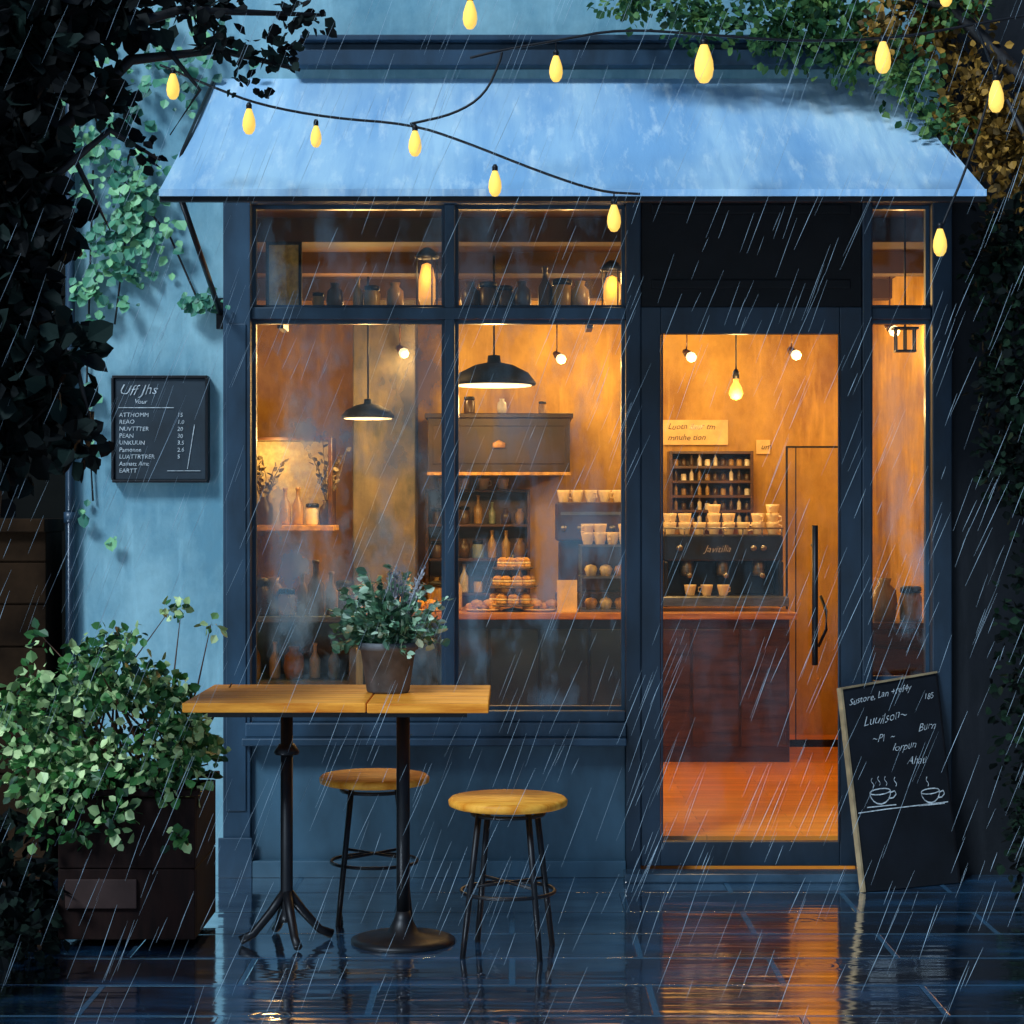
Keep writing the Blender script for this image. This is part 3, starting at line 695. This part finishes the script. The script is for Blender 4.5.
for i in range(3):
    b=MB(); b.tube([(x0+.1,3.03,ZC+.38),(x0+.1,3.05,ZC+.38)],.02,12) if i==0 else b.tube([(x1-.06-.06*i,3.03,ZC+.38),(x1-.06-.06*i,3.05,ZC+.38)],.018,12)
    finish(b,'knob',[m_steel],em)
def cupmesh(k=1.0):
    b=MB(); b.lathe([(0,0),(.025,0),(.028,.004),(.04,.06),(.042,.075),(.038,.075),(.034,.05),(.0,.012)],(0,0,0),16)
    b.tube([(.036,0,.06),(.058,0,.055),(.058,0,.03),(.032,0,.022)],.005,5)
    return b
cup0=None
def cup(p,group,label='cream ceramic coffee cup',k=1.0):
    global cup0
    if cup0 is None: cup0=finish(cupmesh(),'cup',[m_ceram],loc=(0,0,0)); o=cup0
    else: o=cup0.copy(); COL.objects.link(o)
    o.location=p; o.rotation_euler=(0,0,U(0,6)); o.scale=(k,k,k); tag(o,label,'cup',group)
for i in range(8):
    for lev in range((2,2,1,3,2,1,2,3)[i]): cup((x0+.05+i*.09,3.16,ZC+.461+lev*.055),'cups on the espresso machine')
for i in range(3): cup((1.08+i*.1,3.0,ZC+.091),'cups on the drip tray','small cup under the espresso machine',.9)
def shelf_unit(x0,x1,y0,y1,z0,z1,n,label,m=m_woodd,back=True):
    r=thing('shelf_unit',label,'shelf',((x0+x1)/2,(y0+y1)/2,z0))
    b=MB(); b.box(x0-.02,x0,y0,y1,z0,z1).box(x1,x1+.02,y0,y1,z0,z1)
    if back: b.box(x0,x1,y1-.01,y1,z0,z1)
    finish(b,'side_panel',[m],r,bev=.002)
    zs=[]
    for i in range(n):
        z=z0+(z1-z0-.02)*i/(n-1); b=MB(); b.box(x0,x1,y0,y1-.01,z,z+.018); finish(b,'shelf',[m],r,bev=.002); zs.append(z+.0185)
    return zs
def botmesh(kind):
    b=MB()
    if kind==0: b.lathe([(0,0),(.03,0),(.032,.01),(.032,.11),(.012,.15),(.011,.19),(.014,.192),(.014,.205),(0,.206)],n=12)
    elif kind==1: b.lathe([(0,0),(.04,0),(.042,.01),(.042,.09),(.035,.1),(.035,.105)],n=14); b.lathe([(.04,.105),(.04,.125),(.03,.13),(0,.13)],n=14,mi=1)
    else: b.lathe([(0,0),(.035,0),(.045,.05),(.04,.1),(.02,.12),(.025,.14),(.02,.14),(0,.11)],n=14)
    return b
cols=[(.3,.17,.05),(.75,.52,.25),(.07,.035,.015),(.2,.24,.18),(.4,.24,.08),(.8,.7,.52)]
bm=[M('jar_colour_%d'%i,c,.3,var=.25) for i,c in enumerate(cols)]
bmesh_={}
def bottle(p,kind,sc_=1.0,group='jars and bottles on the cafe shelves',dark=False):
    i=random.choice((0,2,2,4,5)) if dark else random.randrange(6)
    key=(kind,i); nm=['bottle','jar','vase'][kind]
    if key not in bmesh_:
        o=finish(botmesh(kind),nm,[bm[i],m_iron],loc=(0,0,0)); bmesh_[key]=o
    else:
        o=bmesh_[key].copy(); COL.objects.link(o)
    o.location=p; o.scale=(sc_,)*3
    tag(o,['amber glass bottle on cafe shelf','storage jar with dark lid on shelf','rounded ceramic vase on shelf'][kind],nm,group)
zs=shelf_unit(1.05,1.56,3.95,4.15,1.55,2.05,6,'dark wooden rack of small bottles behind counter')
for z in zs[:5]:
    for i in range(10): bottle((1.075+i*.052,4.0,z),random.choice([0,1]),.42,dark=True)
zs=shelf_unit(-.55,.1,4.0,4.22,1.1,1.8,4,'wooden wall shelves with jars behind counter')
for z in zs[:3]:
    for i in range(7): bottle((-.5+i*.092,4.08,z),random.choice([0,1,2]),U(.7,.95),dark=R()<.4)
for i in range(4): cup((-.45+i*.13,4.08,zs[3]),'cups on the wall shelves')
hd=thing('oven_hood','dark brown kitchen hood with brass trim','hood',(0,3.75,1.9))
xa,xb=P(428,0,3.6).x,P(570,0,3.6).x
b=MB(); z0=P(0,472,3.6).z; z1=P(0,418,3.6).z; b.box(xa,xb,3.6,4.29,z0,z1).box(xa-.02,xb+.02,3.58,4.29,z1,z1+.03).box(xa+.03,xb-.03,3.592,3.6,z0+.05,z1-.05)
finish(b,'body',[M('hood_brown',(.035,.017,.01),.4,.3,var=.5,scale=5)],hd,bev=.005)
b=MB(); b.box(xa-.005,xb+.005,3.585,3.6,z0-.02,z0); finish(b,'trim',[m_bread],hd)
b=MB(); b.lathe([(.0,0),(.04,.0),(.04,.03),(0,.05)],((xa+xb)/2,3.57,z1-.19),12); finish(b,'knob',[m_bread],hd)
for i in range(4): bottle((xa+.1+i*.2+U(-.04,.04),3.7,z1+.031),random.choice((1,2)),U(.6,1.0),dark=True)
gm=thing('coffee_grinder','dark red brown coffee machine on counter','coffee machine',(.45,3.35,ZC))
b=MB(); xa,xb=P(556,0,3.2).x,P(622,0,3.2).x+.1; b.box(xa,xb,3.3,3.48,ZC,ZC+.1).box(xa+.02,xb-.02,3.34,3.48,ZC+.1,ZC+.42).box(xa,xb,3.26,3.48,ZC+.42,ZC+.66)
finish(b,'body',[M('enamel_redbrown',(.05,.02,.012),.35,var=.4)],gm,bev=.015)
b=MB()
for i in range(4): b.tube([(xa+.05+i*.1,3.25,ZC+.5),(xa+.05+i*.1,3.26,ZC+.5)],.02,10)
b.box(xa+.03,xb-.03,3.252,3.26,ZC+.58,ZC+.6)
finish(b,'dial',[m_steel],gm)
for i in range(5): cup((xa+.05+i*.085,3.36,ZC+.661),'cups on the coffee machine')
dc=thing('display_case','glass pastry display case with metal frame on counter','display case',(.5,3.0,ZC))
xa,xb=P(580,0,2.9).x,P(626,0,2.9).x+.14; z1=P(0,545,2.9).z
b=MB()
for x in (xa,xb-.012):
    for y_ in (2.88,3.17): b.box(x,x+.012,y_,y_+.012,ZC,z1)
for z in (ZC,(ZC+z1)/2,z1-.012): b.box(xa-.003,xb+.003,2.877,3.185,z,z+.012)
finish(b,'frame',[m_steel],dc)
b=MB(); b.add([(xa,2.886,ZC),(xb,2.886,ZC),(xb,2.886,z1),(xa,2.886,z1)],[(0,1,2,3)]); finish(b,'pane',[glassmat('case_glass',.08,.05)],dc)
for lv in range(2):
    for i in range(4):
        b=MB(); c=(xa+.07+i*.09,3.0,(ZC,(ZC+z1)/2)[lv]+.0125)
        b.lathe([(0,0),(.028,0),(.036,.03),(.04,.04),(.03,.06),(0,.07)],c,14); o=finish(b,'muffin',[random.choice([m_bread,m_cream])],loc=c); tag(o,'small golden muffin inside the display case','pastry','pastries in the display case')
for i in range(5):
    cup((xa+.05+i*.075,3.0,z1+.001),'cups on the display case')
    if i!=2: cup((xa+.05+i*.075,3.0,z1+.052),'cups on the display case')
xs=P(513,0,3.0).x
ts=thing('cake_stand','three tier stand on wooden counter','stand',(xs,3.0,ZC))
b=MB(); b.tube([(xs,3.0,ZC),(xs,3.0,ZC+.34)],.008,8)
for i,rr in enumerate((.17,.155,.13)): b.lathe([(0,0),(rr-.02,0),(rr,.012),(rr-.005,.014),(0,.006)],(xs,3.0,ZC+.03+i*.11),24)
b.lathe([(.07,0),(.06,.01),(.01,.02)],(xs,3.0,ZC),16)
finish(b,'tier',[m_steel],ts)
for i in range(3):
    for k in range(5-(i==2)):
        a=math.radians(-165+k*38+i*12); rr=(.115,.1,.08)[i]
        c=Vector((xs+rr*math.cos(a),3.0+rr*math.sin(a),ZC+.045+i*.11)); b=MB()
        b.lathe([(0,0),(.032,0),(.036,.012),(.032,.02)],c,14); b.lathe([(.034,.02),(.036,.03),(.032,.034)],c,14,1); b.lathe([(.032,.034),(.03,.05),(.015,.06),(0,.061)],c,14)
        tag(finish(b,'cake',[m_bread,m_cream],loc=c),'round layered cake with cream on tiered stand','pastry','cakes on the tiered stand')
for xs,nr in ((P(483,0,2.95).x,5),(P(540,0,2.9).x,4),(P(425,0,2.95).x,5)):
    b=MB(); b.lathe([(0,0),(.08,0),(.11,.015),(.105,.018),(0,.008)],(xs,2.93,ZC),24); tag(finish(b,'plate',[m_ceram],loc=(xs,2.93,ZC)),'cream plate with bread rolls on counter','plate','plates on the counter')
    for k in range(nr):
        c=Vector((xs-.07+.14*k/(nr-1),2.93+U(-.04,.04),ZC+.012+.02*(k%2))); b=MB(); b.lathe([(0,0),(.03,.002),(.038,.018),(.028,.035),(0,.042)],c,12); tag(finish(b,'bread_roll',[m_bread],loc=c),'golden bread roll on a plate','bread','bread rolls on the plates')
c=P(567,608,2.9)
b=MB(); b.hexa([(c.x-.06,2.85,ZC),(c.x+.06,2.85,ZC),(c.x+.06,2.86,ZC),(c.x-.06,2.86,ZC),(c.x-.06,2.89,ZC+.19),(c.x+.06,2.89,ZC+.19),(c.x+.06,2.9,ZC+.19),(c.x-.06,2.9,ZC+.19)])
b.hexa([(c.x-.06,2.94,ZC),(c.x+.06,2.94,ZC),(c.x+.06,2.95,ZC),(c.x-.06,2.95,ZC),(c.x-.06,2.901,ZC+.19),(c.x+.06,2.901,ZC+.19),(c.x+.06,2.91,ZC+.19),(c.x-.06,2.91,ZC+.19)])
tag(finish(b,'table_card',[m_paper],loc=(c.x,2.89,ZC)),'folded cream card standing on counter','card')
for px,k in ((448,0),(456,0),(345,1),(362,2),(380,0),(395,1),(408,0),(437,1)): bottle((P(px,0,3.1).x,3.1,ZC),k,U(.9,1.4))
def poster(px0,py0,px1,py1,y,label,lines,fm=m_paper):
    a=P(px0,py1,y); c=P(px1,py0,y); r=thing('poster',label,'poster',((a.x+c.x)/2,y,a.z))
    b=MB(); b.box(a.x,c.x,y-.012,y+.0,a.z,c.z); finish(b,'sheet',[fm],r,bev=.002)
    b=MB(); h=(c.z-a.z)
    for i,s in enumerate(lines): text(b,s,(lambda zz:(lambda u,v:(a.x+.03+u,y-.016,zz+v)))(c.z-h*(i+.85)/(len(lines)+.3)),h/(len(lines)+.3)*.75,0,.3,.04)
    finish(b,'writing',[m_woodd],r)
poster(663,420,728,445,4.29,'cream poster with brown handwriting on ochre wall',["Luotn ilaur tm","mnuhe tion"])
poster(756,440,770,454,4.29,'small cream note on ochre wall',["um"])
gc=thing('glass_cabinet','tall narrow glass panel with thin dark frame','cabinet',(2.,3.7,.155))
x0,x1=P(786,0,3.6).x,P(842,0,3.6).x; z1=P(0,446,3.6).z
b=MB()
for x in (x0,x1): b.box(x,x+.012,3.6,3.62,.155,z1)
b.box(x0+.012,x1,3.6,3.62,z1-.012,z1).box(x0+.012,x1,3.6,3.62,.155,.2).box(x0+.06,x0+.066,3.6,3.61,.2,z1-.012)
finish(b,'frame',[m_iron],gc)
b=MB(); b.add([(x0+.012,3.615,.2),(x1,3.615,.2),(x1,3.615,z1-.012),(x0+.012,3.615,z1-.012)],[(0,1,2,3)]); finish(b,'pane',[glassmat('cabinet_glass',.06,.03)],gc)
lc=thing('side_cabinet','low wooden cabinet with open shelves near window','cabinet',(-1.35,1.9,.155))
b=MB(); b.box(-1.78,-.85,1.8,2.3,.155,.2).box(-1.78,-1.74,1.8,2.3,.2,1.05).box(-.89,-.85,1.8,2.3,.2,1.05).box(-1.74,-.89,2.27,2.3,.2,1.05).box(-1.74,-.89,1.8,2.27,.7,.73).box(-1.8,-.83,1.78,2.3,1.05,1.08)
finish(b,'body',[M('pale_blue_cabinet',(.16,.22,.26),.5,var=.5,scale=4)],lc,bev=.004)
for i in range(7): bottle((-1.64+i*.11,1.9+.05*(i%2),.731),random.choice([0,1,2]),U(.9,1.3))
for i,k in enumerate((1,2,1,0,0,0,1)): bottle((-1.4+i*.08,1.9+.06*(i%2),1.081),k,U(.9,1.7))
mb1=M('book_pale_blue',(.35,.5,.6),.6); mb2=M('book_slate',(.07,.1,.16),.6); mb3=M('book_white',(.6,.68,.72),.6)
for j in range(8):
    b=MB(); c=(-1.3+U(-.05,.05),1.95,.205+j*.05); b.box(c[0]-.2,c[0]+.2,1.84,2.1,c[2],c[2]+.047); tag(finish(b,'book',[(mb1,mb2,mb3)[(0,1,2,1,0,2,1,2)[j]]],loc=c,bev=.006),'thick book stacked in the side cabinet','book','stacked books')
for (xx,zz,mm,w_) in ((-1.0,.155,mb2,.26),(-1.02,.355,mb3,.24),(-1.0,.555,mb1,.25),(-.7,.155,mb2,.28),(-.71,.355,mb1,.24),(-.69,.555,mb1,.22)):
    b=MB(); b.box(xx-w_/2,xx+w_/2,.7,.95,zz,zz+.06).box(xx-w_/2,xx+w_/2,.7,.95,zz+.08,zz+.13).box(xx-w_/2,xx+w_/2,.7,.95,zz+.15,zz+.195)
    for sx in (-1,1):
        for yy in (.71,.92): b.box(xx+sx*(w_/2-.02)-.015,xx+sx*(w_/2-.02)+.015,yy,yy+.02,zz+.01,zz+.19)
    tag(finish(b,'crate',[mm],loc=(xx,.82,zz),bev=.003),'painted slatted crate stacked inside the window','crate','crates stacked inside the window')
a=P(256,525,3.3); c=P(330,440,3.3)
ws=thing('display_shelf','open wooden display shelf with lit ochre back','shelf',(a.x,3.4,a.z-.04))
b=MB(); b.box(-1.79,c.x+.03,3.2,3.6,a.z-.035,a.z-.001); finish(b,'board',[m_bread],ws,bev=.003)
b=MB(); b.box(c.x-.012,c.x+.012,3.3,3.6,a.z,c.z).box(-1.79,c.x+.012,3.3,3.6,c.z,c.z+.02); finish(b,'side_panel',[m_woodd],ws,bev=.003)
b=MB(); b.box(-1.79,c.x-.013,3.585,3.6,a.z,c.z-.001); finish(b,'back_panel',[m_cream],ws)
plight((( -1.79+c.x)/2,3.2,c.z-.04),6,r=.04)
for i,(xx,k) in enumerate(((-1.55,2),(-1.42,0),(-1.34,0),(-1.25,1),(-1.16,2),(-1.68,1))): bottle((xx,3.4,a.z),k,U(1.0,1.5),dark=True)
b=MB()
for vx in (-1.55,-1.16):
    for _ in range(10):
        p0=Vector((vx,3.4,a.z+.12)); p1=p0+Vector((U(-.13,.13),U(-.03,.03),U(.15,.42))); b.tube([p0,p0.lerp(p1,.6)+Vector((U(-.02,.02),0,0)),p1],.003,4)
        for k in range(6): b.leaf(p0.lerp(p1,.4+k*.12),.045,Vector((U(-1,1),U(-.5,.5),.5)),.3)
o=finish(b,'dried_sprigs',[leafmat('sprig',(.05,.03,.02),(.12,.09,.05),(.3,.25,.16))],loc=(-1.5,3.4,a.z+.12),colattr=True); tag(o,'dried leafy sprigs standing in vases','plant')
cp=thing('column','mottled grey column added in place of a window reflection','column',(P(385,0,3.7).x,3.7,.155))
b=MB(); cx=P(385,0,3.7).x; b.box(cx-.2,cx+.2,3.6,3.95,.155,3.12).box(cx-.23,cx+.23,3.57,3.98,.155,.35)  # column added to stand in for a mottled grey reflection in the glass
finish(b,'shaft',[plaster('reflection_grey',(.2,.16,.1),(.05,.055,.06),3.5)],cp,bev=.01)
hs=thing('high_shelf','wooden shelf above the shop windows','shelf',(-.33,.3,2.56))
b=MB(); b.box(-1.29,.5,.27,.5,2.575,2.6)
for x in (-1.1,-.3,.35): b.box(x,x+.03,.27,.48,2.51,2.575)
finish(b,'board',[m_woodd],hs,bev=.003)
def lantern(px,h,y,label):
    c=P(px,300,y); c.z=2.601; r=thing('lantern',label,'lantern',tuple(c))
    b=MB(); b.lathe([(.06,0),(.06,.02),(.05,.025)],c,16); b.lathe([(.055,h-.05),(.06,h-.04),(.03,h-.01),(.015,h),(0,h)],c,16)
    for k in range(4):
        a=k*math.pi/2+.5; b.tube([c+Vector((.053*math.cos(a),.053*math.sin(a),.02)),c+Vector((.053*math.cos(a),.053*math.sin(a),h-.045))],.004,5)
    finish(b,'frame',[m_iron],r)
    b=MB(); b.lathe([(.03,.026),(.04,.06),(.04,h*.5),(.025,h-.08),(0,h-.07)],c,14); finish(b,'flame_glass',[emat('lantern_glow',(1,.45,.08),1.0)],r)
    plight(c+Vector((0,-.1,h*.6)),1.2,r=.03)
lantern(427,.3,.38,'glowing amber lantern on the high shelf')
lantern(612,.24,.38,'glowing amber jar lantern on the high shelf')
c=P(285,300,.38); b=MB(); b.box(c.x-.09,c.x-.075,.37,.39,2.601,2.93).box(c.x+.065,c.x+.08,.37,.39,2.601,2.93).box(c.x-.075,c.x+.065,.37,.39,2.601,2.616).box(c.x-.075,c.x+.065,.37,.39,2.915,2.93).box(c.x-.075,c.x+.065,.38,.386,2.616,2.915,1)
tag(finish(b,'small_picture',[m_black,m_bread],loc=(c.x,.38,2.601)),'small dark framed picture on the high shelf','picture')
for i,(px,k) in enumerate(((318,1),(335,2),(358,0),(372,1),(395,2),(470,2),(488,1),(505,1),(522,2),(545,0),(562,1),(580,2))):
    c=P(px,0,.4); bottle((c.x,.4,2.601),k,U(.6,1.2),dark=True)
c=P(905,620,1.2); sb=thing('side_table','narrow dark wooden cabinet behind side window','cabinet',(c.x,1.4,.155))
b=MB(); b.box(c.x-.25,c.x+.2,1.2,1.6,.155,1.05).box(c.x-.27,c.x+.22,1.18,1.62,1.05,1.08).box(c.x-.2,c.x+.15,1.19,1.2,.3,.95); finish(b,'body',[m_woodd],sb,bev=.004)
bottle((c.x-.08,1.35,1.081),2,1.6); bottle((c.x+.06,1.35,1.081),1,1.4)
# ------------------------------------------------------------ rain
m_rain=M('rain_water',(.42,.54,.62),.5,var=.5,scale=2)
b=MB(); n=0
while n<3400:
    x=U(-3,3); y=U(-4.0,-.25); z=U(.03,4.7); L=U(.05,.25)
    if y>-1.2 and -1.6<x<2.1 and z<3.7: continue
    d=Vector((.4+U(-.07,.07),U(-.03,.03),1)).normalized()
    r=U(.0004,.0008); p=Vector((x,y,z)); b.tube([p,p+d*L*.5,p+d*L],[r*.3,r,r*.3],3,cap=False); n+=1
o=finish(b,'rain',[m_rain]); o['kind']='stuff'; tag(o,'slanting streaks of heavy falling rain','rain')
